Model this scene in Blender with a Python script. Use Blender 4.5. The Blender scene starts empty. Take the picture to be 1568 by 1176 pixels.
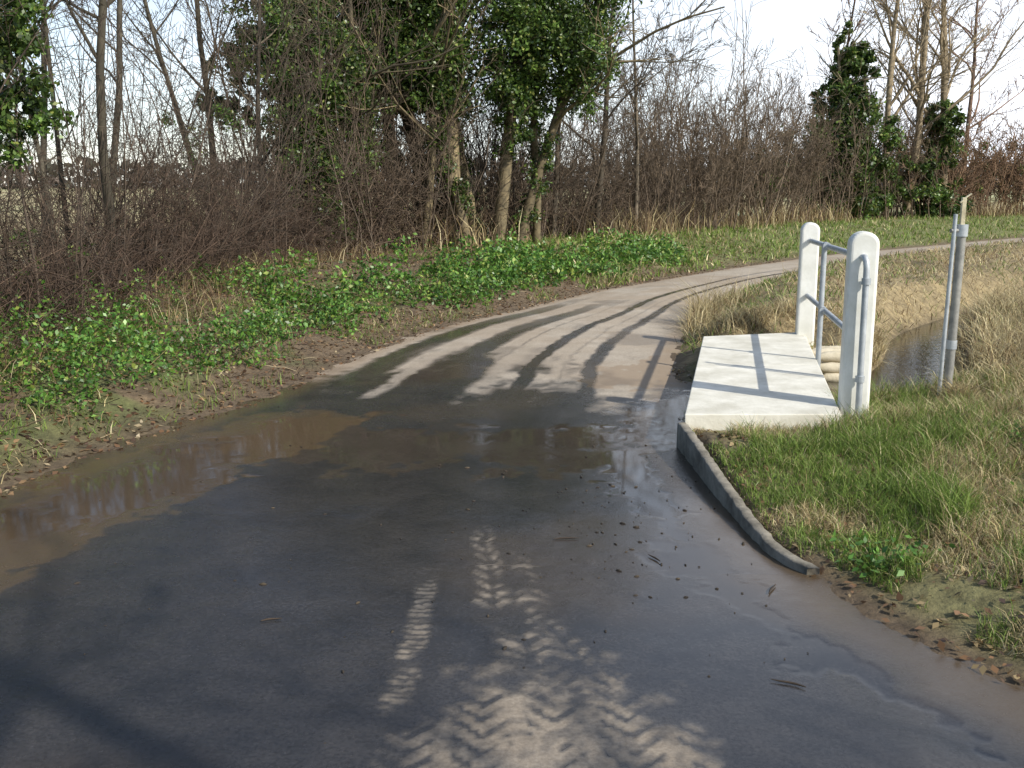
import bpy, math, numpy as np
from mathutils import Vector
rng=np.random.default_rng(11)
sc=bpy.context.scene
U=rng.uniform
# ------------------------------------------------------------ helpers
def sm(t):
    t=np.clip(t,0,1); return t*t*(3-2*t)
def vn(x,y,seed=0):
    xi=np.floor(x).astype(np.int64); yi=np.floor(y).astype(np.int64)
    fx=x-xi; fy=y-yi; fx=fx*fx*(3-2*fx); fy=fy*fy*(3-2*fy)
    def h(a,b):
        n=(a*374761393+b*668265263+seed*1442695041)&0xffffffff
        n=((n^(n>>13))*1274126177)&0xffffffff
        return ((n^(n>>16))&0xffff)/65535.0
    return (h(xi,yi)*(1-fx)+h(xi+1,yi)*fx)*(1-fy)+(h(xi,yi+1)*(1-fx)+h(xi+1,yi+1)*fx)*fy
def fbm(x,y,seed=0,o=4):
    s=0;a=.5;t=0
    for i in range(o):
        s=s+a*vn(x*2**i,y*2**i,seed+i*17); t+=a; a*=.5
    return s/t
def obj_from(name,V,Fs,mat,col=None,smooth=False,parent=None):
    V=np.asarray(V,dtype=np.float32).reshape(-1,3)
    me=bpy.data.meshes.new(name)
    me.vertices.add(len(V)); me.vertices.foreach_set('co',V.ravel())
    li=np.concatenate([np.asarray(F).ravel() for F in Fs]).astype(np.int32)
    sizes=np.concatenate([np.full(len(F),np.asarray(F).shape[1]) for F in Fs])
    st=np.concatenate([[0],np.cumsum(sizes)[:-1]]).astype(np.int32)
    me.loops.add(len(li)); me.loops.foreach_set('vertex_index',li)
    me.polygons.add(len(sizes)); me.polygons.foreach_set('loop_start',st)
    try: me.polygons.foreach_set('loop_total',sizes.astype(np.int32))
    except Exception: pass
    me.update(calc_edges=True)
    if smooth: me.polygons.foreach_set('use_smooth',np.ones(len(sizes),dtype=bool))
    if col is not None:
        c=np.ones((len(V),4),dtype=np.float32); c[:,:3]=col
        a=me.color_attributes.new('Col','FLOAT_COLOR','POINT'); a.data.foreach_set('color',c.ravel())
    if mat: me.materials.append(mat)
    o=bpy.data.objects.new(name,me); sc.collection.objects.link(o)
    if parent: o.parent=parent
    return o
def norm(v): return v/np.maximum(np.linalg.norm(v,axis=-1,keepdims=True),1e-9)
class Geo:
    def __init__(s): s.V=[];s.F=[];s.C=[];s.n=0
    def add(s,V,F,C):
        s.V.append(V.reshape(-1,3)); s.F.append(F+s.n); s.C.append(np.broadcast_to(C,(V.reshape(-1,3).shape[0],3)) if np.ndim(C)==1 else C); s.n+=s.V[-1].shape[0]
    def make(s,name,mat,smooth=False): return obj_from(name,np.concatenate(s.V),s.F,mat,np.concatenate(s.C),smooth)
def tubes(g,P,R,sides,col):
    n,k,_=P.shape
    T=norm(np.gradient(P,axis=1))
    ref=np.where(np.abs(T[...,2:3])>.9,np.array([1.,0,0]),np.array([0,0,1.]))
    A=norm(np.cross(T,ref)); B=np.cross(T,A)
    an=np.arange(sides)*2*np.pi/sides
    V=P[:,:,None]+R[:,:,None,None]*(A[:,:,None]*np.cos(an)[:,None]+B[:,:,None]*np.sin(an)[:,None])
    idx=np.arange(n*k*sides).reshape(n,k,sides)
    a=idx[:,:-1]; b=idx[:,1:]
    F=np.stack([a,np.roll(a,-1,2),np.roll(b,-1,2),b],-1).reshape(-1,4)
    C=np.repeat(col,k*sides,axis=0) if np.ndim(col)==2 else col
    g.add(V,F,C)
def blades(g,base,h,w,lean,col,bend=.5,az=None):
    n=len(base)
    if az is None: az=U(0,2*np.pi,n)
    d=np.stack([np.cos(az),np.sin(az),np.zeros(n)],1)
    fa=U(0,2*np.pi,n); wv=np.stack([np.cos(fa),np.sin(fa),np.zeros(n)],1)*w[:,None]*.5
    up=np.array([0,0,1.])
    m=base+(d*np.sin(lean)[:,None]*.45+up*np.cos(lean)[:,None]*.55)*h[:,None]
    l2=np.clip(lean+bend,0,1.9)
    t=m+(d*np.sin(l2)[:,None]+up*np.cos(l2)[:,None])*(h*.5)[:,None]
    V=np.stack([base-wv,base+wv,m+wv*.8,m-wv*.8,t+wv*.12,t-wv*.12],1)
    i=np.arange(n)[:,None]*6
    F=np.concatenate([i+np.array([0,1,2,3]),i+np.array([3,2,4,5])])
    g.add(V,F,np.repeat(col,6,axis=0))
def leaves(g,c,size,col,flat=0.0,asp=.6):
    n=len(c)
    N=norm(rng.normal(size=(n,3))+np.array([0,0,flat])); a=norm(np.cross(N,rng.normal(size=(n,3)))); b=np.cross(N,a)
    s=size[:,None]
    V=np.stack([c-a*s*.5,c+b*s*.5*asp-a*s*.05,c+a*s*.5-N*s*.12,c-b*s*.5*asp-a*s*.05],1)
    F=np.arange(n*4).reshape(n,4)
    g.add(V,F,np.repeat(col,4,axis=0))
def pal(n,cols,wts,var=.25):
    c=np.array(cols)[rng.choice(len(cols),n,p=np.array(wts)/sum(wts))]
    return np.clip(c*(1+rng.normal(0,var,(n,1))).clip(.3,2),0,1)
# ------------------------------------------------------------ materials
def mat_new(name):
    m=bpy.data.materials.new(name); m.use_nodes=True
    return m,m.node_tree,m.node_tree.nodes['Principled BSDF']
def node(nt,t,**kw):
    n=nt.nodes.new(t)
    for k,v in kw.items(): setattr(n,k,v)
    return n
def noise(nt,scale,detail=4,rough=.6):
    tc=node(nt,'ShaderNodeTexCoord'); n=node(nt,'ShaderNodeTexNoise'); n.inputs['Scale'].default_value=scale
    n.inputs['Detail'].default_value=detail; n.inputs['Roughness'].default_value=rough
    nt.links.new(tc.outputs['Object'],n.inputs['Vector']); return n
def ramp(nt,src,p0,c0,p1,c1):
    r=node(nt,'ShaderNodeValToRGB'); e=r.color_ramp.elements
    e[0].position=p0;e[0].color=(*c0,1);e[1].position=p1;e[1].color=(*c1,1)
    nt.links.new(src,r.inputs['Fac']); return r
def mixc(nt,fac,a,b,mode='MIX'):
    m=node(nt,'ShaderNodeMix',data_type='RGBA',blend_type=mode)
    for s,v in ((m.inputs[0],fac),(m.inputs[6],a),(m.inputs[7],b)):
        if isinstance(v,(int,float)): s.default_value=v
        elif isinstance(v,tuple): s.default_value=(*v,1)
        else: nt.links.new(v,s)
    return m.outputs[2]
def mathn(nt,op,a_,b_,clamp=False):
    q=node(nt,'ShaderNodeMath',operation=op,use_clamp=clamp)
    for i_,v in enumerate((a_,b_)):
        if isinstance(v,(int,float)): q.inputs[i_].default_value=v
        else: nt.links.new(v,q.inputs[i_])
    return q.outputs[0]
def foliage_mat(name,trans=.3,rough=.55,spec=.3):
    m,nt,p=mat_new(name)
    a=node(nt,'ShaderNodeAttribute',attribute_name='Col')
    nt.links.new(a.outputs['Color'],p.inputs['Base Color']); p.inputs['Roughness'].default_value=rough
    p.inputs['Specular IOR Level'].default_value=spec
    if trans>0:
        t=node(nt,'ShaderNodeBsdfTranslucent'); nt.links.new(a.outputs['Color'],t.inputs['Color'])
        mx=node(nt,'ShaderNodeMixShader'); mx.inputs[0].default_value=trans
        nt.links.new(p.outputs[0],mx.inputs[1]); nt.links.new(t.outputs[0],mx.inputs[2])
        nt.links.new(mx.outputs[0],nt.nodes['Material Output'].inputs['Surface'])
    return m
M_grass=foliage_mat('grass_blades'); M_leaf=foliage_mat('leaf',.25,.4,.5)
def bark_mat(name):
    m,nt,p=mat_new(name)
    a=node(nt,'ShaderNodeAttribute',attribute_name='Col'); n=noise(nt,9,5)
    r=ramp(nt,n.outputs['Fac'],.35,(.55,.55,.5),.7,(1.35,1.3,1.15))
    c=mixc(nt,1.0,a.outputs['Color'],r.outputs['Color'],'MULTIPLY')
    nt.links.new(c,p.inputs['Base Color']); p.inputs['Roughness'].default_value=.85
    return m
M_bark=bark_mat('bark')
def simple(name,c0,c1,scale,rough=.7,bump=.2,metal=0,bs=None):
    m,nt,p=mat_new(name); n=noise(nt,scale,6,.65); r=ramp(nt,n.outputs['Fac'],.35,c0,.68,c1)
    nt.links.new(r.outputs['Color'],p.inputs['Base Color']); p.inputs['Roughness'].default_value=rough; p.inputs['Metallic'].default_value=metal
    n2=noise(nt,bs or scale*6,5); b=node(nt,'ShaderNodeBump'); b.inputs['Strength'].default_value=bump; b.inputs['Distance'].default_value=.01
    nt.links.new(n2.outputs['Fac'],b.inputs['Height']); nt.links.new(b.outputs[0],p.inputs['Normal'])
    return m
M_conc=simple('pale_concrete',(.58,.55,.46),(.80,.77,.68),4,.8,.35)
M_concd=simple('damp_concrete',(.10,.09,.07),(.30,.27,.22),7,.8,.6)
M_white=simple('white_paint',(.72,.71,.64),(.88,.87,.82),5,.5,.15)
M_galv=simple('galvanised_steel',(.36,.39,.42),(.55,.58,.60),12,.45,.1,.35)
M_rust=simple('weathered_steel',(.2,.2,.19),(.36,.35,.32),10,.6,.2,.3)
M_wood=simple('pale_timber',(.38,.33,.22),(.6,.54,.38),8,.8,.4)
M_stone=simple('stone',(.42,.37,.26),(.68,.60,.46),6,.85,.5)
# ------------------------------------------------------------ layout curves
L=np.array([(-3.8,-8),(-3.4,-2),(-3.0,2),(-2.78,4.5),(-2.57,5.7),(-2.3,6.56),(-1.83,7.85),(-1.41,9.74),(-.72,11.85),(.14,13.46),(1.15,15.56),(2.36,17.45),(3.66,19.4),(5.43,21.8),(7.9,24.8),(11.4,28.2),(16.4,33),(30,44),(60,66)],float)
Rr=np.array([(3.6,-8),(2.9,-2),(2.2,1.6),(1.17,4.1),(1.09,5.3),(1.07,6.3),(1.28,7.7),(1.42,9.2),(1.85,11.0),(2.25,12.4),(2.65,13.9),(3.5,15.9),(4.88,18.2),(6.9,20.5),(9.6,23.0),(13.2,26.3),(18.2,30.9),(32,42),(62,64)],float)
def catmull(P,t):
    n=len(P); i=np.clip(np.floor(t).astype(int),0,n-2); f=(t-i)[:,None]
    Q=np.vstack([2*P[0]-P[1],P,2*P[-1]-P[-2]])
    p0,p1,p2,p3=Q[i],Q[i+1],Q[i+2],Q[i+3]
    return .5*((2*p1)+(-p0+p2)*f+(2*p0-5*p1+4*p2-p3)*f*f+(-p0+3*p1-3*p2+p3)*f**3)
tt=np.arange(0,len(L)-1+.001,.25)
Lc=catmull(L,tt); Rc=catmull(Rr,tt)
kerbY=[4.05,4.16,4.35,4.66,5.3,6.24,6.3]; kerbX=[1.27,1.20,1.155,1.125,1.09,1.06,1.06]
mk=(Rc[:,1]>4.05)&(Rc[:,1]<6.3); Rc[mk,0]=np.interp(Rc[mk,1],kerbY,kerbX)
stream=np.array([(1.5,7.55),(2.5,7.7),(3.1,8.15),(3.9,9.6),(4.8,11.5),(7.3,14.4),(12,18.5),(22,27),(50,49)],float)
Sc=catmull(stream,np.arange(0,8.001,.25))
nl=np.array([1.08,6.25]);nrr=np.array([2.06,6.25]);fr=np.array([2.86,9.95]);fl=np.array([1.82,9.65])
def lerp(a,b,t): return a+(b-a)*t
deckp=np.array([nl+(-.02,-.0),nrr+(.02,0),fr+(.02,.02),fl+(-.02,.02)])
def dpoly(x,y,P):
    out=np.full(x.shape,1e9)
    for (ax,ay),(bx,by) in zip(P[:-1],P[1:]):
        dx,dy=bx-ax,by-ay; t=np.clip(((x-ax)*dx+(y-ay)*dy)/(dx*dx+dy*dy+1e-12),0,1)
        out=np.minimum(out,(x-ax-t*dx)**2+(y-ay-t*dy)**2)
    return np.sqrt(out)
def inside(x,y,P):
    c=np.zeros(x.shape,bool); Q=np.roll(P,-1,0)
    for (ax,ay),(bx,by) in zip(P,Q):
        if ay==by: continue
        c^=((ay>y)!=(by>y))&(x<(bx-ax)*(y-ay)/(by-ay)+ax)
    return c
roadpoly=np.vstack([Lc,Rc[::-1]])
def info(x,y):
    dL=dpoly(x,y,Lc); dR=dpoly(x,y,Rc); ins=inside(x,y,roadpoly)
    d=np.minimum(dL,dR); sd=np.where(ins,-d,d); left=dL<dR
    ds=dpoly(x,y,Sc)-.30*np.exp(-((x-2.85)**2+(y-7.95)**2)/.45)   # small pool below the bridge
    return sd,left,ds
def nearbank(x,y): # is point on camera side of stream
    return x-np.interp(y,[-50,7.6,8.15,9.6,11.5,14.4,18.5,27,49],[-50,1.5,3.1,3.9,4.8,7.3,12,22,50])
def height(x,y,I=None):
    sd,left,ds=I if I is not None else info(x,y)
    n1=fbm(x*1.3,y*1.3,3)-.5; n2=fbm(x*6,y*6,9)-.5
    zl=.15*sm(sd/.8)+.30*sm((sd-.5)/3.0)
    kz=((y>4.15)&(y<6.35)).astype(float)
    hk=.04+.10*sm((y-4)/2)
    nb=nearbank(x,y)
    zr_kerb=hk*sm((sd-.02)/.05)
    zr_soft=.10*sm(sd/.5)
    w=sm((y-3.9)/.3)*(1-sm((y-6.3)/.4))
    zr=zr_kerb*w+zr_soft*(1-w)+ .22*sm((x-2.3)/2.2)*(nb>0)*sm(sd/1.0)+ .26*sm((sd-.2)/1.0)*((y>9)&(nb<=0))
    z=np.where(left,zl,zr)+(n1*.16+n2*.05)*sm(sd/.6)
    z=z+n2*.035*sm((sd+.12)/.15)*(1-kz*(~left))
    z=np.where(sd<0,-.03*sm(-sd/.10)+np.where(sd>-.12,n2*.035*sm((sd+.12)/.15),0)*(1-kz*(~left)),z)
    far=sm((np.hypot(x,y)-60)/250); z=z+far*1.2*np.where(left,1,.4)
    t=sm((ds-.10)/np.where(nb>0,.45,.85)); zs=-.16*(1-t)+z*t
    z=np.where((sd>-.3),np.where(sd>0,zs,np.minimum(z,zs*.6+z*.4)),z)
    dk=inside(x,y,deckp); dd=np.where(dk,0,dpoly(x,y,np.vstack([deckp,deckp[:1]])))
    cap=.10+1.0*np.maximum(dd-.12,0)*.6
    z=np.where((dd<.6)&(~left),np.minimum(z,cap),z)
    hollow=np.exp(-(((x-2.75)/.28)**2+((y-8.3)/.35)**2)**2)   # cut in front of the revetment
    return z-hollow*np.maximum(z+.14,0)
def axis(segs):
    a=[]
    for lo,hi,st in segs: a.append(np.arange(lo,hi,st))
    return np.concatenate(a)
gx=np.concatenate([-np.geomspace(600,6.2,34),axis([(-6,-3.2,.1),(-3.2,4.0,.045),(4.0,9,.1),(9,26,.35)]),np.geomspace(26,600,24)])
gy=np.concatenate([-np.geomspace(300,2,10),axis([(0,2.4,.2),(2.4,9,.045),(9,14,.09),(14,40,.25)]),np.geomspace(40,900,26)])
X,Y=np.meshgrid(gx,gy,indexing='ij'); x=X.ravel(); y=Y.ravel()
I=info(x,y); sd,left,ds=I; z=height(x,y,I)
nb=nearbank(x,y)
mud=np.array([.13,.092,.058]); litter=np.array([.14,.10,.062]); grs=np.array([.10,.14,.035]); straw=np.array([.36,.28,.155]); field=np.array([.46,.38,.21])
n=fbm(x*1.1,y*1.1,21)[:,None]; nf=fbm(x*7,y*7,31)[:,None]
S=sd[:,None]
cl=litter*(.6+.8*nf)
cl=cl*(1-sm((n-.46)/.12)*.6)+grs*sm((n-.46)/.12)*.6
g1=sm((y-17)/5)[:,None]; cl=cl*(1-g1)+(grs*.75+straw*.25)*g1
dfield=(np.where(left,sd,0)-4.0)[:,None]; fz=sm(dfield/1.2); nfd=fbm(x*.25,y*.12,55)[:,None]
cl=cl*(1-fz)+(field*(.55+.9*nfd)*(.8+.4*nf)*(1-.35*sm((nfd-.5)/.15)*np.array([1,.6,.8])))*fz
cl=np.where(S<.6,cl*sm(S/.6)+mud*(1-sm(S/.6)),cl)
cr=grs*.8*(1-n)+straw*n
cr=np.where((nb[:,None]<0)&(y[:,None]>9),straw*.8*(.5+nf),cr)
cr=cr*sm((S-.02)/.25)+mud*(1-sm((S-.02)/.25))
col=np.where(left[:,None],cl,cr)
bed=sm((.5-ds)/.3)[:,None]; col=col*(1-bed)+np.array([.07,.052,.035])*bed
nxg,nyg=len(gx),len(gy); ix=np.arange(nxg*nyg).reshape(nxg,nyg)
F=np.stack([ix[:-1,:-1],ix[1:,:-1],ix[1:,1:],ix[:-1,1:]],-1).reshape(-1,4)
m,nt,p=mat_new('earth_and_turf'); a=node(nt,'ShaderNodeAttribute',attribute_name='Col')
nn=noise(nt,14,8,.7); r=ramp(nt,nn.outputs['Fac'],.3,(.45,.43,.4),.72,(1.5,1.5,1.45))
nt.links.new(mixc(nt,1.0,a.outputs['Color'],r.outputs['Color'],'MULTIPLY'),p.inputs['Base Color']); p.inputs['Roughness'].default_value=.92
b=node(nt,'ShaderNodeBump'); b.inputs['Strength'].default_value=.8; b.inputs['Distance'].default_value=.03
nn2=noise(nt,30,8,.7); nt.links.new(nn2.outputs['Fac'],b.inputs['Height']); nt.links.new(b.outputs[0],p.inputs['Normal'])
obj_from('ground',np.stack([x,y,z],1),[F],m,col,True)
# ------------------------------------------------------------ road
ts=[]
for i in range(len(L)-1):
    mid=(L[i]+L[i+1]+Rr[i]+Rr[i+1])/4; ln=np.linalg.norm((L[i+1]+Rr[i+1]-L[i]-Rr[i])/2)
    st=.35 if mid[1]<1 else max(.016,.0006*mid[1]**2)
    k=int(np.ceil(ln/st)); ts.append(i+np.arange(k)/k)
ts=np.concatenate(ts); A=catmull(L,ts); B=catmull(Rr,ts)
mk=(B[:,1]>4.05)&(B[:,1]<6.3); B[mk,0]=np.interp(B[mk,1],kerbY,kerbX)
wd=np.linalg.norm(B-A,axis=1,keepdims=True); D=(B-A)/wd; A2=A-D*.22; B2=B+D*.22
NC=290; uu=np.linspace(0,1,NC)
P=A2[:,None]*(1-uu[None,:,None])+B2[:,None]*uu[None,:,None]
x=P[...,0].ravel(); y=P[...,1].ravel()
u=((P-A[:,None])*D[:,None]).sum(-1)/wd; u=u.ravel()
def bump1(v,c,w,s=.35): return sm((1-np.abs(v-c)/w)/s)
wn=fbm(x*2.2,y*2.2,5)-.5; wf=fbm(x*9,y*9,6)-.5; wff=fbm(x*30,y*30,8)-.5
lim=8.6+wn*2.0-1.1*sm((u-.70)/.15)+.9*bump1(u,.36,.2,.8)
wet=1-sm((y-lim)/1.1+.3+wf*.8)
uj=u+wn*.014+wf*.026
def str_(c,w,e=.35): return bump1(uj,c,w,e)
pt=.65+.7*(fbm(u*14,y*.7,404))
damp=np.maximum.reduce([str_(.12,.085,.6)*(1-sm((y-11.5)/5)),str_(.34,.075,.6)*(1-sm((y-11)/5.5)),str_(.585,.035,.6)*(1-sm((y-15)/8)),str_(.765,.036,.6)*(1-sm((y-17)/8)),.6*str_(.68,.012,.8)*(1-sm((y-13)/5)),.5*str_(.46,.012,.8)*(1-sm((y-12)/4))])
wet=np.maximum(wet,np.clip(damp*.95*pt,0,.97)*sm((damp*1.3+wf*1.3-.15)/.4))
wet=np.maximum(wet,.30*sm((fbm(x*1.3,y*1.3,505)-.52)/.1)*(1-sm((y-14)/6)))
gaps=np.maximum.reduce([str_(.235,.034,.7),str_(.495,.05,.7),str_(.665,.028,.7)])
wet=wet*(1-gaps*sm((y-7.5+wn*1.5+wf*1.5)/.9)*.75)
# tyre tread prints: a dried-mud film broken up by the lug marks
def seg(ax,ay,bx,by):
    dx,dy=bx-ax,by-ay; l=math.hypot(dx,dy); t=((x-ax)*dx+(y-ay)*dy)/l; s=((x-ax)*(-dy)+(y-ay)*dx)/l
    return t,s,l
dry=np.zeros_like(x)
for (ax,ay,bx,by,w0,w1,per,slope) in [(-.02,4.1,.16,2.2,.09,.19,.10,.9),(.10,3.7,.50,2.2,.06,.18,.09,.8),(-.20,3.4,-.13,2.2,.05,.12,.08,.7),(-.35,4.3,-.36,2.9,.05,.06,.045,.25),(-.16,4.85,-.05,3.6,.05,.10,.11,1.2),(.02,4.4,.10,3.6,.05,.09,.09,-1.0)]:
    t,s,l=seg(ax,ay,bx,by); w=w0+(w1-w0)*np.clip(t/l,0,1)
    s2=s+wf*.06
    ch=((t+np.abs(s2)*slope+wf*.07)/per)%1; lug=sm((.36-np.abs(ch-.5))/.16)
    cen=1-.8*sm((.018-np.abs(s2))/.01)*(slope>.5)
    m_=bump1(s2,0,w,.6)*sm((t+.05+wf*.6)/.4)*sm((l-t+wf*.4)/.3)*(.12+.78*lug)*cen
    m_*=sm((fbm(x*5,y*5,77)-.40+.16*np.clip(t/l,0,1))/.18)*(.4+.6*sm((wff+.1)/.16))
    dry=np.maximum(dry,m_*(.5+.4*np.clip(t/l,0,1)))
bd=np.hypot((x-.13)/.85,(y-2.35)/1.7)
broad=sm((.58-bd+wf*.5)/.3)
ch=((y+np.abs(((x-.13)%.22)-.11)*1.1+wf*.05)/.095)%1
dark=sm((.24-np.abs(ch-.5))/.08)*sm((np.abs(((x-.13)%.22)-.11)-.012)/.02)*sm((fbm(x*6,y*6,88)-.36)/.1)
dry=np.clip(np.maximum(dry*(1-.7*dark*broad),broad*.85*(1-.88*dark)*(.6+.4*sm((wff+.12)/.14))),0,1)
wet=wet*(1-.85*dry)
# puddles
def near(pts,w,amp=.5):
    d=dpoly(x,y,np.array(pts)); return sm((w*(1+amp*2*(wn+wf*.8))-d)/.05)
pud=near([(.66,6.1),(.70,5.42),(.76,4.8),(.80,4.3),(.95,3.6),(1.22,3.0),(1.5,2.6),(2.0,2.1)],.14,1.6)
pud=np.maximum(pud,near([(.72,4.75),(.85,4.2)],.16,1.2))
lp=near([(-2.6,3.6),(-2.35,4.7),(-2.1,5.6),(-1.6,6.5)],.30,1.4); pud=np.maximum(pud,lp*.93)
fp=near([(-1.4,6.5),(-.6,6.2),(.3,6.3),(.95,6.55),(1.3,7.2)],.50,1.3); pud=np.maximum(pud,fp*(.72+.23*sm((wf+.05)/.1)))
pud=np.maximum(pud,near([(1.1,6.9),(1.4,7.5),(.8,7.2)],.25,.8)*.9)
film=.5*sm((fbm(x*1.6,y*.9,303)-.40)/.15)*wet*(y>2)
pud=np.maximum(pud*sm((wn+.36)/.12),film)
pud=np.clip(pud,0,1)*(1-dry)
# brown mud tint
mudm=np.clip(sm((fbm(x*.9,y*.9,41)-.47)/.2)*.3+near([(-2.5,3.6),(-2.3,4.7),(-2.1,5.6),(-1.5,6.9)],.45)*.65+fp*.3+bump1(u,0,.08,.8)*.7+bump1(u,1,.10,.8)*.6,0,1)
mudm=np.maximum(mudm,near([(.8,8.4),(1.3,8.8),(1.6,9.6)],.35,1.)*.8)
mudm=np.maximum(mudm,.45*sm((y-8)/4)*sm((fbm(x*1.7,y*1.7,606)-.42)/.15))
mudm=np.maximum(mudm,dry*.35)
ripple=wf*.004+wff*.002
z=.004+(u*(1-u)*4*.03)*sm((y-8)/4)-.002*pud+ripple*(1-np.clip(pud*1.5,0,1))
col=np.stack([np.clip(wet,0,1),pud,mudm],1)
nr=len(ts); ix=np.arange(nr*NC).reshape(nr,NC); F=np.stack([ix[:-1,:-1],ix[:-1,1:],ix[1:,1:],ix[1:,:-1]],-1).reshape(-1,4)
m,nt,p=mat_new('wet_muddy_tarmac'); a=node(nt,'ShaderNodeAttribute',attribute_name='Col'); sp=node(nt,'ShaderNodeSeparateColor'); nt.links.new(a.outputs['Color'],sp.inputs[0])
nA=noise(nt,3.0,6,.65); nB=noise(nt,70,6,.75); nC=noise(nt,22,6,.7)
dryc=ramp(nt,nA.outputs['Fac'],.3,(.36,.305,.24),.7,(.48,.415,.335)).outputs['Color']
dryc=mixc(nt,1.0,dryc,ramp(nt,nB.outputs['Fac'],.35,(.68,.67,.66),.7,(1.25,1.25,1.25)).outputs['Color'],'MULTIPLY')
wetc=ramp(nt,nA.outputs['Fac'],.3,(.027,.027,.030),.7,(.052,.048,.047)).outputs['Color']
wetc=mixc(nt,1.0,wetc,ramp(nt,nB.outputs['Fac'],.35,(.6,.6,.6),.7,(1.4,1.4,1.4)).outputs['Color'],'MULTIPLY')
mudw=mixc(nt,sp.outputs[2],wetc,(.100,.070,.042)); mudd=mixc(nt,sp.outputs[2],dryc,(.29,.215,.145))
c=mixc(nt,sp.outputs[0],mudd,mudw); nt.links.new(c,p.inputs['Base Color'])
math_=lambda op,a_,b_: mathn(nt,op,a_,b_)
mr=node(nt,'ShaderNodeMapRange'); nt.links.new(nC.outputs['Fac'],mr.inputs[0]); mr.inputs[1].default_value=.3; mr.inputs[2].default_value=.7; mr.inputs[3].default_value=.13; mr.inputs[4].default_value=.32
r1=math_('ADD',math_('MULTIPLY',sp.outputs[0],math_('SUBTRACT',mr.outputs[0],.9)),.9)
r2=math_('MULTIPLY',r1,math_('SUBTRACT',1.0,math_('MULTIPLY',sp.outputs[1],.88)))
nt.links.new(r2,p.inputs['Roughness'])
b=node(nt,'ShaderNodeBump'); b.inputs['Distance'].default_value=.004
cl_=math_('MAXIMUM',math_('SUBTRACT',.40,math_('MULTIPLY',sp.outputs[1],.5)),.012)
nt.links.new(cl_,b.inputs['Strength']); nt.links.new(nB.outputs['Fac'],b.inputs['Height']); nt.links.new(b.outputs[0],p.inputs['Normal'])
obj_from('road',np.stack([x,y,z],1),[F],m,col,True)
# stream water
Pw=Sc; T=norm(np.gradient(Pw,axis=0)); N2=np.stack([-T[:,1],T[:,0]],1)
V=[];nW=7
for i in range(len(Pw)):
    for j in range(nW):
        q=Pw[i]+N2[i]*(j/(nW-1)-.5)*1.5; V.append((q[0],q[1],-.05))
ix=np.arange(len(V)).reshape(len(Pw),nW); F=np.stack([ix[:-1,:-1],ix[:-1,1:],ix[1:,1:],ix[1:,:-1]],-1).reshape(-1,4)
m,nt,p=mat_new('stream_water'); p.inputs['Base Color'].default_value=(.045,.038,.025,1); p.inputs['Roughness'].default_value=.04; p.inputs['IOR'].default_value=1.33
b=node(nt,'ShaderNodeBump'); b.inputs['Strength'].default_value=.25; b.inputs['Distance'].default_value=.01; nn=noise(nt,14,3); nt.links.new(nn.outputs['Fac'],b.inputs['Height']); nt.links.new(b.outputs[0],p.inputs['Normal'])
obj_from('stream_water',V,[F],m)
# ------------------------------------------------------------ footbridge
def empty(name,loc=(0,0,0)):
    e=bpy.data.objects.new(name,None); e.location=loc; sc.collection.objects.link(e); return e
def prism(name,poly,z0,z1,mat,parent,bev=.012):
    n=len(poly); V=[(a,b,z0) for a,b in poly]+[(a,b,z1) for a,b in poly]
    me=bpy.data.meshes.new(name); me.from_pydata(V,[],[list(range(n))[::-1],list(range(n,2*n))]+[[i,(i+1)%n,n+(i+1)%n,n+i] for i in range(n)])
    me.materials.append(mat); o=bpy.data.objects.new(name,me); sc.collection.objects.link(o); o.parent=parent
    if bev: md=o.modifiers.new('b','BEVEL'); md.width=bev; md.segments=3; md.limit_method='ANGLE'
    return o
def pipe(name,pts,r,mat,parent,sides=14):
    cu=bpy.data.curves.new(name,'CURVE'); cu.dimensions='3D'; s=cu.splines.new('POLY'); s.points.add(len(pts)-1)
    for i,q in enumerate(pts): s.points[i].co=(*q,1)
    cu.bevel_depth=r; cu.bevel_resolution=5; cu.use_fill_caps=True; cu.materials.append(mat)
    o=bpy.data.objects.new(name,cu); sc.collection.objects.link(o); o.parent=parent; return o
fb=empty('footbridge')
prism('deck_slab_near',[nl,nrr,lerp(nrr,fr,.499),lerp(nl,fl,.499)],.08,.205,M_conc,fb,.008)
prism('deck_slab_far',[lerp(nl,fl,.5),lerp(nrr,fr,.5),fr,fl],.08,.204,M_conc,fb,.008)
prism('abutment_near',[nl+(.02,.02),nrr+(-.02,.02),nrr+(.05,.45),nl+(.1,.45)],-.3,.078,M_concd,fb,.02)
prism('abutment_far',[fl+(-.06,-.5),fr+(-.14,-.5),fr+(-.03,-.03),fl+(.03,-.03)],-.3,.078,M_concd,fb,.02)
def post(name,cx,cy,z0,z1,w=.18,d=.15,rot=-.17):
    r=w/2; prof=[(-r,z0),(r,z0)]+[(r*math.cos(t),z1-r*.9+r*.9*math.sin(t)) for t in np.linspace(0,math.pi,15)]
    n=len(prof); V=[(a,-d/2,b) for a,b in prof]+[(a,d/2,b) for a,b in prof]
    me=bpy.data.meshes.new(name); me.from_pydata(V,[],[list(range(n)),list(range(n,2*n))[::-1]]+[[(i+1)%n,i,n+i,n+(i+1)%n] for i in range(n)])
    me.materials.append(M_white); o=bpy.data.objects.new(name,me); sc.collection.objects.link(o); o.location=(cx,cy,0); o.rotation_euler=(0,0,rot); o.parent=fb
    md=o.modifiers.new('b','BEVEL'); md.width=.022; md.segments=3; md.limit_method='ANGLE'; md.angle_limit=math.radians(40)
post('post_near',2.22,6.52,-.1,1.325); post('post_far',2.83,9.82,-.1,1.27,w=.17)
a=np.array([2.22,6.52]);bq=np.array([2.83,9.82])
def on(t,zz,off=0): q=lerp(a,bq,t); return (q[0]+off,q[1],zz)
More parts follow.
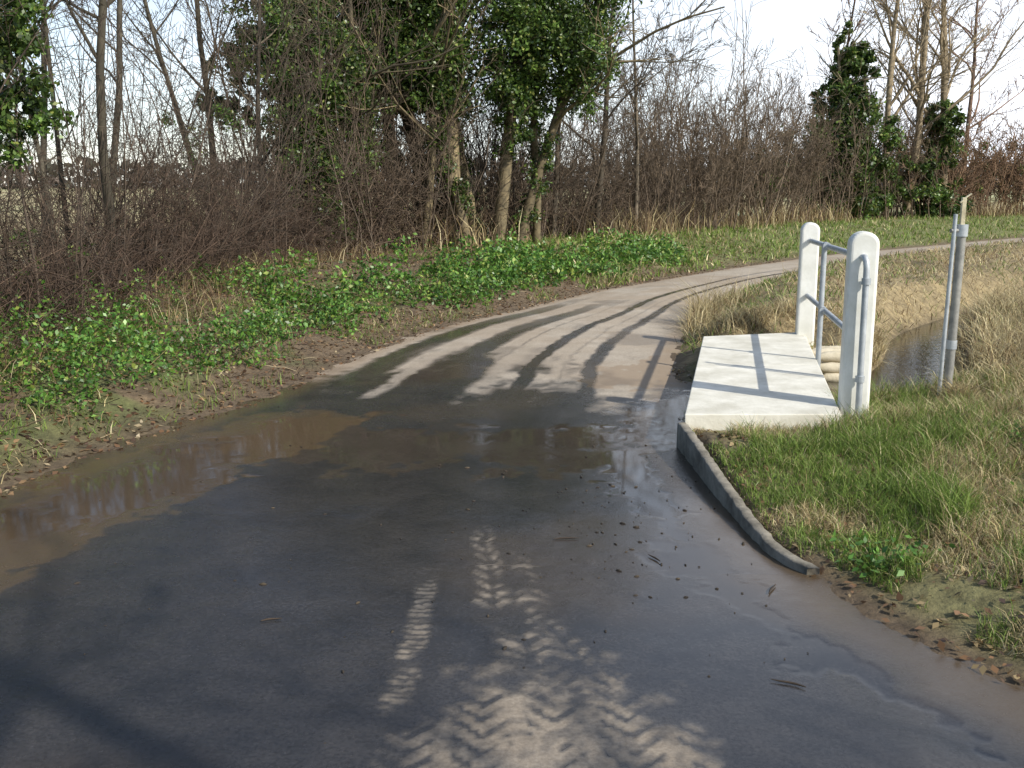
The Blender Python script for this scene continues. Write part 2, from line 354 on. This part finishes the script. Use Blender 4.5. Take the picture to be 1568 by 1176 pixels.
pipe('top_rail',[on(0,1.16),on(1,1.10)],.022,M_galv,fb)
pipe('mid_rail',[on(0,.64),on(1,.58)],.022,M_galv,fb)
pipe('stanchion',[on(.55,-.15,-.03),on(.55,1.13,-.03)],.022,M_galv,fb)
pipe('front_pipe',[(2.19,6.60,1.17),(2.20,6.42,1.17),(2.207,6.405,1.14),(2.21,6.40,1.10),(2.215,6.40,0.05)],.02,M_galv,fb)
for zz in (1.02,.40): pipe('pipe_collar',[(2.212,6.40,zz-.02),(2.212,6.40,zz+.02)],.029,M_galv,fb)
for t,zz in ((.55,1.13),(.55,.61)): pipe('rail_clamp',[on(t-.015,zz,-.015),on(t+.015,zz,-.015)],.032,M_galv,fb)
# sandbag-like rounded log revetment holding the bank beside the deck
rv=empty('timber_revetment')
g=Geo(); Pp=[];Rp=[]
for i in range(4):
    for k in range(3):
        yy=8.68+k*.16+.035*i; zz=-.12+i*.09; xs=np.linspace(2.60+.03*((i+k)%2)+.03*k,3.02+.06*((i+k)%2),6)
        Pp.append(np.stack([xs,yy+0*xs+U(-.01,.01,6),zz+U(-.006,.006,6)],1)); Rp.append(np.array([.012,.044,.049,.047,.044,.012])+U(-.002,.002,6))
tubes(g,np.array(Pp),np.abs(np.array(Rp)),10,np.array([.35,.29,.18])); o=g.make('logs',M_stone,True); o.parent=rv
# kerb
ky=np.linspace(4.06,6.24,60); kx=np.interp(ky,kerbY,kerbX)
sec=[(-.030,-.05),(-.027,-.006),(-.020,0),(.025,0),(.03,-.05)]
V=[]
for i in range(60):
    h=.040+.115*sm(np.array((ky[i]-4)/2.2))+rng.normal(0,.0015)-(.008 if i%20==0 else 0); jj=rng.normal(0,.002)
    for sx,sz in sec: V.append((kx[i]+sx+jj,ky[i],h+sz if sz>-.05 else -.06))
ix=np.arange(300).reshape(60,5); F=np.stack([ix[:-1,:-1],ix[:-1,1:],ix[1:,1:],ix[1:,:-1]],-1).reshape(-1,4)
obj_from('kerb',V,[F,np.array([[0,1,2,3,4]])],M_concd)
# gauge post (steel posts with a wooden stick on top)
gp=empty('steel_gauge_post')
pipe('main_pipe',[(3.03,7.0,-.15),(3.045,7.0,1.34)],.030,M_rust,gp)
pipe('thin_pipe',[(2.965,6.98,-.2),(2.985,6.98,1.42)],.014,M_galv,gp)
pipe('cap_collar',[(3.045,7.0,1.27),(3.045,7.0,1.35)],.038,M_galv,gp)
pipe('lower_collar',[(3.036,7.0,.5),(3.036,7.0,.56)],.036,M_galv,gp)
pipe('clamp',[(2.96,6.98,1.31),(3.07,7.0,1.31)],.014,M_rust,gp)
prism('wooden_stick',[(3.025,6.985),(3.055,6.985),(3.055,7.01),(3.025,7.01)],1.3,1.53,M_wood,gp,.004)
pipe('stick_wire',[(3.015,6.99,1.495),(3.05,6.99,1.53),(3.085,6.99,1.555)],.006,M_wood,gp)
# ------------------------------------------------------------ scatter ground cover
def place(n,x0,x1,y0,y1): 
    x=U(x0,x1,n); y=U(y0,y1,n); return x,y
def ground_pts(x,y,cond):
    I=info(x,y); sd,left,ds=I; k=cond(x,y,sd,left,ds)
    x,y=x[k],y[k]; I=tuple(q[k] for q in I); z=height(x,y,I); k=z>-.04
    return np.stack([x[k],y[k],z[k]-.004],1),tuple(q[k] for q in I)
notdeck=lambda x,y: ~inside(x,y,deckp)
GR=[(.16,.24,.045),(.11,.18,.035),(.23,.30,.07)]; ST=[(.50,.41,.22),(.62,.53,.32),(.36,.27,.14)]; BR=[(.17,.11,.06),(.11,.07,.045)]
g=Geo()
# right near verge: lush with straw
x,y=place(200000,1.0,4.6,2.1,7.4)
Pt,I=ground_pts(x,y,lambda x,y,sd,left,ds:(sd>.04+.10*(y<4.2)*fbm(x*4,y*4,5)*2*1.0)&(~left)&(ds>.35)&notdeck(x,y)&(fbm(x*3.1,y*3.1,52)>.31+.06*(y<3.6)))
gr=sm((fbm(Pt[:,0]*2.6,Pt[:,1]*2.6,61)-.40)/.13)*(1-sm((Pt[:,0]-2.1)/1.3)*.6)*(1-.4*np.exp(-((Pt[:,1]-6.2)/.4)**2))
isg=U(0,1,len(Pt))<gr*.72+.12
c=np.where(isg[:,None],pal(len(Pt),GR,[4,2,3]),pal(len(Pt),ST+BR[:1],[4,3,3,1]))
h=U(.03,.12,len(Pt))*(.3+1.5*fbm(Pt[:,0]*5,Pt[:,1]*5,62))*(1+.5*(Pt[:,0]>1.9))*np.clip(.45+1.6*I[0],0,1); lean=np.where(isg,U(.05,.9,len(Pt)),U(.3,1.45,len(Pt)))
blades(g,Pt,h,U(.0025,.005,len(Pt)),lean,c)
g.make('verge_grass',M_grass)
# right straw bank both sides of the stream
g=Geo()
x,y=place(140000,1.6,16,3.0,26)
keep=U(0,1,len(x))<np.clip(9/np.maximum(y,5),0,1); x,y=x[keep],y[keep]
Pt,I=ground_pts(x,y,lambda x,y,sd,left,ds:(sd>.05)&(~left)&(ds>.22)&notdeck(x,y)&(x<y*.6+1.5)&((y>6.3)|(x>2.2))&((y>9.5)|(x>2.2)))
nbp=nearbank(Pt[:,0],Pt[:,1]); sdp=I[0]
gp_=sm((fbm(Pt[:,0]*.9,Pt[:,1]*.9,71)-.48)/.12)*.45+.5*(sdp<.6)+.5*np.exp(-((Pt[:,0]-2.2)**2+(Pt[:,1]-11.2)**2)/2.5)
isg=U(0,1,len(Pt))<gp_
c=np.where(isg[:,None],pal(len(Pt),GR,[2,3,1]),pal(len(Pt),ST+BR,[4,3,4,2,1]))
near_=nbp>0
h=np.where(near_,U(.06,.22,len(Pt)),U(.06,.2,len(Pt)))
h=h*np.where((np.hypot(Pt[:,0]-2.75,(Pt[:,1]-7.5)*.8)<.75),.35,1)
blades(g,Pt,h,U(.004,.008,len(Pt))*np.clip(Pt[:,1]/8,1,2.2),U(.4,1.5,len(Pt)),c,az=np.where(near_,U(2,5.5,len(Pt)),U(0,6.3,len(Pt))))
# long straw tufts
cs=[(1.9,11.4,.45,.5),(2.25,12.4,.5,.4),(2.6,12.9,.5,.5),(2.2,10.5,.4,.3),(3.5,7.1,.4,.35),(3.8,7.9,.5,.35),(4.2,9.3,.6,.4),(4.0,6.6,.6,.3),(3.3,5.9,.6,.25),(3.05,6.85,.1,.3),(5.4,11.3,.7,.45),(6.6,12.6,.9,.45),(2.45,6.25,.25,.15),(2.4,10.3,.3,.3),(2.9,10.6,.4,.25),(4.4,7.6,.5,.4),(4.9,8.6,.6,.4),(3.45,9.4,.25,.3),(3.6,10.2,.3,.3),(2.15,12.0,.25,.75),(5.0,10.4,.6,.4)]
for cx,cy,r,hh in cs:
    n=900; x=cx+rng.normal(0,r*.45,n); y=cy+rng.normal(0,r*.45,n)
    Pt,I=ground_pts(x,y,lambda x,y,sd,left,ds:(sd>0)&(ds>.2)&notdeck(x,y))
    k=len(Pt); blades(g,Pt,hh*U(.4,1,k),U(.004,.007,k),U(.2,1.4,k),pal(k,ST+BR,[4,4,3,1,0.5]),bend=.6)
g.make('dead_straw_grass',M_grass)
# left verge grass and far verge
g=Geo()
x,y=place(110000,-5.5,3.5,3,24)
Pt,I=ground_pts(x,y,lambda x,y,sd,left,ds:(sd>.12)&left&(sd<3.4)&(x>-.62*y-1.5)&(fbm(x*1.7,y*1.7,81)>.47+.12*(sd>2.2)))
k=len(Pt); blades(g,Pt,U(.04,.13,k),U(.004,.008,k)*np.clip(Pt[:,1]/9,1,2),U(.1,1.1,k),pal(k,GR+ST+BR,[4,4,2,1.2,.8,1,2,1.5]))
x,y=place(150000,0,34,16,46)
keep=U(0,1,len(x))<np.clip(20/y,0,1); x,y=x[keep],y[keep]
Pt,I=ground_pts(x,y,lambda x,y,sd,left,ds:(sd>.15)&left&(sd<9)&(x<y*.6)&(fbm(x*.8,y*.8,82)>.3))
k=len(Pt); blades(g,Pt,U(.08,.2,k),U(.015,.03,k),U(.1,1.1,k),pal(k,GR+ST,[4,3,4,1,.8,1]))
g.make('roadside_grass',M_grass)
# nettles / cow parsley leaves
g=Geo()
n=330000; x,y=place(n,-5.2,4,3.4,22)
keep=U(0,1,n)<np.clip(7/y,.25,1); x,y=x[keep],y[keep]
def lc(x,y,sd,left,ds):
    cl=fbm(x*1.6+3,y*1.6,91); return left&(sd>.2+.6*fbm(x*2,y*2,14))&(sd<3.0)&(cl>.43+.13*sm((sd-1.9)/1))&(x>-.6*y-1)
Pt,I=ground_pts(x,y,lc); k=len(Pt)
cl=sm((fbm(Pt[:,0]*1.6+3,Pt[:,1]*1.6,91)-.42)/.15); cf=fbm(Pt[:,0]*4,Pt[:,1]*4,15)
Pt[:,2]+=U(.01,1,k)*(.02+.34*cl*cf*1.8)
leaves(g,Pt,U(.02,.055,k)*np.clip(Pt[:,1]/9,1,1.8),pal(k,[(.09,.20,.03),(.14,.26,.045),(.05,.12,.022),(.24,.30,.06)],[4,3,4,1.5])*(.5+1.0*cf[:,None]),flat=.8)
# a few in right verge
n=2600;ctr=np.array([(1.52,4.05),(2.9,5.6),(3.9,7.2),(2.6,4.6)])[rng.integers(0,4,n)]+rng.normal(0,.09,(n,2))
Pt,I=ground_pts(ctr[:,0],ctr[:,1],lambda x,y,sd,left,ds:(sd>.1)&(ds>.5)); k=len(Pt); Pt[:,2]+=U(.02,.1,k)
keep=U(0,1,k)<.3; Pt=Pt[keep];k=len(Pt)
leaves(g,Pt,U(.02,.045,k),pal(k,[(.08,.18,.03),(.12,.24,.045)],[1,1]),flat=1)
g.make('nettles_and_cow_parsley',M_leaf)
# leaf litter + dead stems
g=Geo()
x,y=place(90000,-6,6,3.2,26)
Pt,I=ground_pts(x,y,lambda x,y,sd,left,ds:left&(sd>-.15)&(sd<4.5)); k=len(Pt); Pt[:,2]+=.012
leaves(g,Pt,U(.02,.06,k),pal(k,[(.20,.11,.055),(.30,.19,.10),(.09,.055,.035),(.38,.30,.18)],[4,3,4,1.5]),flat=3)
x,y=place(8000,1.1,5,2.6,9); Pt,I=ground_pts(x,y,lambda x,y,sd,left,ds:(~left)&(sd>.0)&notdeck(x,y)); k=len(Pt); Pt[:,2]+=.02
leaves(g,Pt,U(.02,.05,k),pal(k,[(.2,.11,.05),(.3,.22,.11),(.09,.055,.035)],[4,3,3]),flat=3)
x,y=place(2600,-5,3,4,20); Pt,I=ground_pts(x,y,lambda x,y,sd,left,ds:left&(sd>.15)&(sd<3.2)); k=len(Pt); an=U(0,6.3,k); l=U(.08,.35,k)
dv=np.stack([np.cos(an),np.sin(an),U(-.05,.35,k)],1)*l[:,None]; Q=Pt[:,None]+np.array([0,0,.02])+dv[:,None]*np.linspace(0,1,4)[None,:,None]; Q[:,1:3]+=rng.normal(0,.012,(k,2,3))
tubes(g,Q,np.full((k,4),.0028),3,pal(k,[(.22,.15,.08),(.40,.33,.2),(.1,.07,.045)],[3,1.5,3]))
g.make('leaf_litter',M_leaf)
# clods and twigs on road
g=Geo(); n=300
cx=np.where(U(0,1,n)<.5,rng.normal(.5,.3,n),U(-2.4,1.3,n)); cy=np.where(cx>-.3,rng.normal(4.6,.7,n),U(2.6,9,n))
Pt=np.stack([cx,cy,np.full(n,.005)],1); keep=(cx>-2.6)&(cx<1.1)&(cy>2.4); Pt=Pt[keep]; n=len(Pt)
s=np.minimum(rng.lognormal(-5.6,.5,n),.010)
an=U(0,6.3,n); d=np.stack([np.cos(an),np.sin(an),np.zeros(n)],1)
Pl=Pt[:,None]+d[:,None]*(np.linspace(-1,1,4)[None,:,None]*s[:,None,None]*1.6)
tubes(g,Pl,s[:,None]*np.array([.15,.7,.6,.12]),6,pal(n,[(.035,.027,.02),(.06,.045,.03)],[1,1]))
for tx,ty,l,an_ in ((.25,4.5,.12,.2),(.62,4.25,.10,2.),(1.05,3.9,.12,1.1),(-.9,3.6,.08,.4),(.9,3.1,.12,2.6)):
    q=np.array([[ (tx+math.cos(an_)*l*(t-.5),ty+math.sin(an_)*l*(t-.5)+.006*math.sin(t*5),.010) for t in np.linspace(0,1,5)]]); tubes(g,q,np.array([[.002,.004,.004,.003,.001]]),5,np.array([.05,.035,.025]))
g.make('mud_clods_and_twigs',M_bark)
# ------------------------------------------------------------ woody plants
def grow(g,pos,dr,ln,rad,levels,col,ks=(9,6,4,4,3),sides=(8,5,4,3,3),wob=.12,up=.05,minr=.0025,taper=.7,wob0=None):
    """vectorised branching; levels=[(children, length ratio, angle, tmin)]"""
    allP=[]
    for lv in range(len(levels)+1):
        k=ks[min(lv,len(ks)-1)]; n=len(pos)
        P=np.zeros((n,k,3)); P[:,0]=pos; d=norm(dr.copy()); st=(ln/(k-1))[:,None]
        wb=(wob0 if (lv==0 and wob0 is not None) else wob*(1.25 if lv else 1))
        for i in range(1,k):
            d=norm(d+rng.normal(0,wb,(n,3))+np.array([0,0,up])); P[:,i]=P[:,i-1]+d*st
        R=np.maximum(rad[:,None]*(1-taper*np.linspace(0,1,k)[None,:]),minr)
        cc=np.asarray(col)*np.clip(1+rng.normal(0,.18,(n,1)),.5,1.6)
        tubes(g,P,R,sides[min(lv,len(sides)-1)],cc); allP.append((P,R))
        if lv==len(levels): break
        nc,ratio,ang,tmin=levels[lv]
        par=np.repeat(np.arange(n),nc); m_=len(par); t=U(tmin,1,m_)*(k-1); i0=np.minimum(t.astype(int),k-2); f=(t-i0)[:,None]
        pos=P[par,i0]*(1-f)+P[par,i0+1]*f; T=norm(P[par,i0+1]-P[par,i0])
        rp=R[par,i0]
        q=norm(np.cross(T,rng.normal(size=(m_,3)))); aa=(ang*U(.6,1.4,m_))[:,None]
        dr=T*np.cos(aa)+q*np.sin(aa)
        ln=ln[par]*ratio*U(.5,1.2,m_)*(1.15-.5*t/(k-1)); rad=rp*U(.35,.6,m_)
    return allP
def gz(x,y): 
    x=np.atleast_1d(np.array(x,float)); y=np.atleast_1d(np.array(y,float)); return height(x,y)
def tree(name,stems,levels,col,minr=.004,**kw):
    g=Geo(); pos=[];dr=[];ln=[];rad=[]
    for (x,y,dx,dy,l,r) in stems: pos.append((x,y,gz(x,y)[0]-.1));dr.append((dx,dy,1));ln.append(l);rad.append(r)
    kw.setdefault('wob0',.045)
    A_=grow(g,np.array(pos),np.array(dr,float),np.array(ln,float),np.array(rad,float),levels,np.array(col),minr=minr,**kw)
    g.make(name,M_bark); return A_
LV=[(9,.42,.75,.25),(6,.5,.65,.2),(5,.5,.6,.15),(3,.6,.55,.1)]
LV3=LV[:3]
T_big=tree('ivy_clad_ash_tree',[(-2.0,20.3,-.16,0,9,.15),(-1.4,20.6,-.24,.0,9,.17),(-1.1,20.2,-.02,0,10,.18),(-.7,20.8,-.15,.05,9,.13),(-.3,20.5,.08,0,9,.14),(.1,20.9,.22,0,8,.11),(-2.5,20.0,-.05,0,7,.08),(-1.7,19.8,.10,0,8,.09),(-.8,19.9,-.30,0,8,.10),(.5,21.4,.0,0,8,.09)],LV3,(.20,.16,.10),minr=.006)
T_left=tree('slender_hedgerow_tree',[(-4.25,11.0,-.02,0,6.5,.062),(-4.9,11.5,-.1,.05,6,.035)],LV,(.06,.052,.038),minr=.003)
tree('added_shade_tree',[(-5.6,14.2,.15,0,7,.06),(-6.4,14.6,-.1,0,6,.045),(-7,15.5,.0,0,7,.06)],LV3,(.08,.07,.055),minr=.0035)
tree('added_shade_tree',[(-3.9,16.5,.02,0,5.5,.05),(-4.9,17.5,-.25,0,7,.055),(-5.4,18.5,.1,0,7.5,.07)],LV,(.09,.075,.055),minr=.004)
tree('added_shade_tree',[(-5.0,9.6,.02,0,6,.04),(-5.2,8.6,.0,0,6,.035)],LV3,(.07,.06,.045),minr=.003)
T_iv2=tree('ivy_clad_tree',[(-3.35,18.4,-.05,0,7.5,.12),(-3.0,18.8,.12,0,7,.08)],LV3,(.11,.09,.06),minr=.0045)
tree('added_shade_tree',[(1.9,24,.12,0,7.2,.08),(3.0,25,.03,0,6,.06),(.9,22.8,.1,0,7,.06)],LV,(.11,.09,.07),minr=.005)
tree('bare_tall_tree',[(13.5,37.5,-.02,0,11,.14),(14.6,38.5,.06,0,12,.16),(15.9,38.5,.0,0,12,.17),(15.3,39,-.08,0,11,.12)],[(13,.38,.6,.25),(7,.5,.6,.2),(6,.55,.6,.15)],(.30,.24,.17),minr=.009)
tree('bare_tall_tree',[(18.5,43,.05,0,10,.12),(12.2,41,-.03,0,9,.10)],LV,(.22,.14,.11),minr=.009)
T_iv3=tree('ivy_clad_tree',[(11.7,37,-.01,0,6.3,.13)],LV[:2],(.2,.17,.12),minr=.006)
# unseen bare trees added behind the camera to throw branch shadows onto the road
tree('added_shade_tree',[(4.4,-1.6,.0,0,8.5,.17),(5.4,-2.2,.1,0,8,.13)],LV,(.12,.10,.07),minr=.006)
tree('added_shade_tree',[(3.6,-3.4,.05,0,9,.15),(2.9,-2.9,-.1,0,7,.10)],LV,(.12,.10,.07),minr=.006)
# ivy
IV=[(.065,.115,.022),(.10,.165,.032),(.032,.062,.016),(.21,.24,.06)]
def ivy_blob(g,c,r,n,size,cols=None):
    # irregular clumps: sub-centres then leaves around them
    c=np.array(c);r=np.array(r); ns=max(6,n//110)
    sub=norm(rng.normal(size=(ns,3)))*U(.35,1.25,(ns,1))*r+c
    sr=U(.08,.24,ns)*r.mean()
    w=rng.integers(0,ns,n); P=sub[w]+rng.normal(size=(n,3))*sr[w][:,None]*.75
    shade=np.clip(1+rng.normal(0,.28,ns),.45,1.7)[w][:,None]
    leaves(g,P,size*U(.7,1.3,n),pal(n,IV,[4,4,3,1.2])*shade)
def ivy_on(g,A_,zlo,zhi,n,spread,size,stems=None):
    P,R=A_[0]; 
    for s in (range(len(P)) if stems is None else stems):
        zz=U(zlo,zhi,n//80); 
        for k_ in range(len(zz)):
            q=np.array([np.interp(zz[k_],P[s,:,2],P[s,:,j]) for j in range(3)])+rng.normal(0,spread*.5,3)*np.array([1,1,.5])
            m_=80; cc=pal(m_,IV,[4,4,3,1.2])*U(.6,1.4)
            leaves(g,q+rng.normal(size=(m_,3))*spread*np.array([.40,.40,.35])*U(.5,1.2),size*U(.7,1.3,m_),cc)
g=Geo()
ivy_on(g,T_big,3.2,6.3,6500,.50,.085)
ivy_on(g,T_big,.6,3.8,2600,.20,.07,[0,1,3,5,6,8])
ivy_on(g,T_big,2.2,3.8,1600,.25,.07,[2,4,7,9])
for c,r,n in [((-2.6,19.8,4.9),(.9,.7,.8),8000),((-1.6,20,5.6),(.9,.7,.5),4000),((.5,20.1,4.6),(.95,.7,1.1),11000),((1.3,20.0,3.9),(.6,.5,.7),4500),((-3.9,19.2,4.6),(.9,.6,.9),9000),((-4.6,19,3.8),(.7,.5,.6),4500),((-.1,20.1,3.4),(.55,.4,.55),3000),((-5.1,19.4,3.1),(.6,.4,.35),2600),((-2.9,19.3,3.6),(.7,.5,.8),5500),((-1.9,19.6,3.9),(.6,.5,.6),3500),((.2,20,2.6),(.3,.3,.4),1200)]: ivy_blob(g,c,r,n,.08)
g.make('ivy_foliage',M_leaf)
g=Geo(); ivy_on(g,T_iv2,.3,4.8,26000,.45,.075,[0]); ivy_on(g,T_iv2,1.0,4.2,9000,.28,.075,[1])
ivy_blob(g,(-3.45,17.6,3.4),(.75,.5,1.0),9000,.075); ivy_blob(g,(-3.5,17.4,2.0),(.5,.4,.8),8000,.075); ivy_blob(g,(-3.2,17.2,1.2),(.5,.3,.6),3000,.07); g.make('ivy_foliage',M_leaf)
g=Geo()
for zz in np.arange(.3,6.6,.33):
    r=.22+1.2*np.sin(np.clip((6.8-zz)/6.4,0,1)*2.6)**1.0*(.7+.6*U()); ivy_blob(g,(11.7+U(-.35,.35),36.8,zz),(r*.95,r*.8,.5),int(700+1300*r),.14)
for zz in np.arange(.3,4.6,.4): ivy_blob(g,(15.6+U(-.4,.4),38.6,zz),(.9,.7,.5),1500,.14)
for c in [(9.3,36,2.6),(10.2,36,1.6),(13,37,1.2),(14.2,37.4,2.0),(20,43,2.4),(21.5,44,1.6),(18,42,1.4),(24,46,2.3),(7.6,33,2.0),(17,41,3),(13.2,36.8,2.6)]: ivy_blob(g,c,(.95,.7,.8),1500,.12)
g.make('ivy_foliage',M_leaf)
g=Geo()
for c,r,n in [((-4.15,8.7,2.9),(.38,.4,.5),4500),((-4.2,8.9,2.2),(.30,.35,.35),2600),((-4.4,8.7,1.85),(.25,.3,.25),1000),((-4.3,9.0,3.6),(.5,.4,.4),2000)]:
    ivy_blob(g,c,r,n,.055)
ivy_blob(g,(-4.35,15.2,2.4),(.9,.4,.45),700,.05); ivy_blob(g,(-4.4,9.3,1.0),(.4,.3,.3),250,.05)
g.make('holly_and_ivy_foliage',M_leaf)
# hedgerow thicket
H=np.array([(-5.3,3),(-4.9,6),(-4.5,8),(-4.4,11),(-4.2,14),(-3.4,17.5),(-1.9,20.5),(.3,23.3),(3.6,27.5),(9,34.5),(15,39.5),(23,45),(38,56),(70,80)],float)
Hc=catmull(H,np.arange(0,13.001,.1)); hl=np.concatenate([[0],np.cumsum(np.linalg.norm(np.diff(Hc,axis=0),axis=1))])
def along(s): return np.stack([np.interp(s,hl,Hc[:,0]),np.interp(s,hl,Hc[:,1])],1)
sAt=lambda yy: np.interp(yy,Hc[:,1],hl)
def thicket(name,s0,s1,n,hlo,hhi,wid,r0,levels,cols,lean=.18,minr=.003,up=.03):
    g=Geo(); s=U(s0,s1,n); q=along(s); off=np.clip(rng.normal(0,wid,(n,2)),-1.4*wid,1.4*wid); q=q+off
    z=height(q[:,0],q[:,1])-.05
    d=np.stack([rng.normal(0,lean,n),rng.normal(0,lean,n),np.ones(n)],1)
    hf=.55+.9*fbm(s*.45,s*0,123)
    ln=(hlo+(hhi-hlo)*U(0,1,n)**1.6)*hf
    grow(g,np.column_stack([q,z]),d,ln,np.full(n,r0)*U(.5,1.3,n),levels,np.array(cols)*np.ones(3),ks=(6,4,3,3),sides=(4,3,3,3),wob=.14,up=up,minr=minr)
    g.make(name,M_bark)
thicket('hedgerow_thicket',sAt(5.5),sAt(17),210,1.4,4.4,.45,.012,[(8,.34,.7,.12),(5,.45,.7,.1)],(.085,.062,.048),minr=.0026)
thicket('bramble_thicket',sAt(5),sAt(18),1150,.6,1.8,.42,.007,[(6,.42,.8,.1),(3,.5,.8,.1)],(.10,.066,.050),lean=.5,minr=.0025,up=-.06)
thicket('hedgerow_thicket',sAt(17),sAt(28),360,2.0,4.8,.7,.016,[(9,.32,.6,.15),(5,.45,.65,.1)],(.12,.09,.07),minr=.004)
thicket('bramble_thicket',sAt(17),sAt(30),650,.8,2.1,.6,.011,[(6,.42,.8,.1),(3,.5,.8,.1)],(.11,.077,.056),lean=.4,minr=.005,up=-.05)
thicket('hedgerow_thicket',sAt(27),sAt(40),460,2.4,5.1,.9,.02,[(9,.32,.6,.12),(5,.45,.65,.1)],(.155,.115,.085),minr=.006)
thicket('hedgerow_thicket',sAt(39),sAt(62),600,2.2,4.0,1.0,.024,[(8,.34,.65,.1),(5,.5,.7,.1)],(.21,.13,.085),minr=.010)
# tall pale reeds / straw at hedge foot
g=Geo(); n=7000; s=U(sAt(19),sAt(50),n); q=along(s)+rng.normal(0,.5,(n,2))+np.array([.6,-.9]); k_=fbm(s*.6,s*0,5)>.5; q=q[k_]; n=len(q)
blades(g,np.column_stack([q,height(q[:,0],q[:,1])]),U(.3,.9,n),U(.012,.022,n),U(0,.6,n),pal(n,ST+BR,[3,2,4,4,3]),bend=.4)
n=9000; s=U(sAt(5),sAt(18),n); q=along(s)+rng.normal(0,.4,(n,2))+np.array([.5,0]); 
blades(g,np.column_stack([q,height(q[:,0],q[:,1])]),U(.1,.5,n),U(.004,.008,n),U(.2,1.3,n),pal(n,ST+BR,[1,1,3,5,4]),bend=.5)
g.make('dry_stalks',M_grass)
# distant trees beyond the field
g=Geo(); n=9000; an=U(.15,3.0,n); rr=U(190,260,n); x=np.cos(an)*rr; y=np.sin(an)*rr
hh=(2.5+5*fbm(an*9,an*0,3))*1.2; P_=np.stack([x,y,1.0+U(0,1,n)*hh],1); leaves(g,P_,U(1.2,3,n),pal(n,[(.10,.085,.065),(.075,.07,.05),(.13,.10,.08)],[1,1,1]))
g.make('distant_trees',M_leaf)
# ------------------------------------------------------------ light
sun_dir=Vector((.74,-.60,0)).normalized(); el=math.radians(35)
sd_=Vector((sun_dir.x*math.cos(el),sun_dir.y*math.cos(el),math.sin(el)))
sl=bpy.data.lights.new('sun','SUN'); sl.energy=5; sl.angle=math.radians(.5); sl.color=(1,.95,.84)
so=bpy.data.objects.new('sun',sl); so.rotation_euler=sd_.to_track_quat('Z','Y').to_euler(); sc.collection.objects.link(so)
w=bpy.data.worlds.new('World'); sc.world=w; w.use_nodes=True; nt=w.node_tree; bg=nt.nodes['Background']
sk=node(nt,'ShaderNodeTexSky',sky_type='NISHITA'); sk.sun_disc=False; sk.sun_elevation=el; sk.sun_rotation=math.atan2(sun_dir.x,sun_dir.y); sk.dust_density=.4
tc=node(nt,'ShaderNodeTexCoord'); mp=node(nt,'ShaderNodeMapping'); mp.inputs['Scale'].default_value=(1,1,3); nt.links.new(tc.outputs['Generated'],mp.inputs[0])
cn=node(nt,'ShaderNodeTexNoise'); cn.inputs['Scale'].default_value=2.2; cn.inputs['Detail'].default_value=6; nt.links.new(mp.outputs[0],cn.inputs['Vector'])
sx=node(nt,'ShaderNodeSeparateXYZ'); nt.links.new(tc.outputs['Generated'],sx.inputs[0])
me_=node(nt,'ShaderNodeMapRange'); nt.links.new(sx.outputs[2],me_.inputs[0]); me_.inputs[1].default_value=.0; me_.inputs[2].default_value=.45; me_.inputs[3].default_value=.72; me_.inputs[4].default_value=.05
fa=mathn(nt,'ADD',me_.outputs[0],mathn(nt,'MULTIPLY',mathn(nt,'SUBTRACT',cn.outputs['Fac'],.5),1.2))
fa=mathn(nt,'ADD',fa,mathn(nt,'MULTIPLY',sx.outputs[0],.7),True)
cm=mixc(nt,fa,sk.outputs[0],(9.6,10.0,10.8)); nt.links.new(cm,bg.inputs[0]); bg.inputs[1].default_value=.15
sc.view_settings.view_transform='Standard'; sc.view_settings.look='None'; sc.view_settings.exposure=0
cam=bpy.data.cameras.new('camera'); cam.lens=36; cam.sensor_width=36; cam.clip_end=3000; co=bpy.data.objects.new('camera',cam)
co.location=(0,0,1.6); co.rotation_euler=(math.radians(90-10.9),0,0); sc.collection.objects.link(co); sc.camera=co
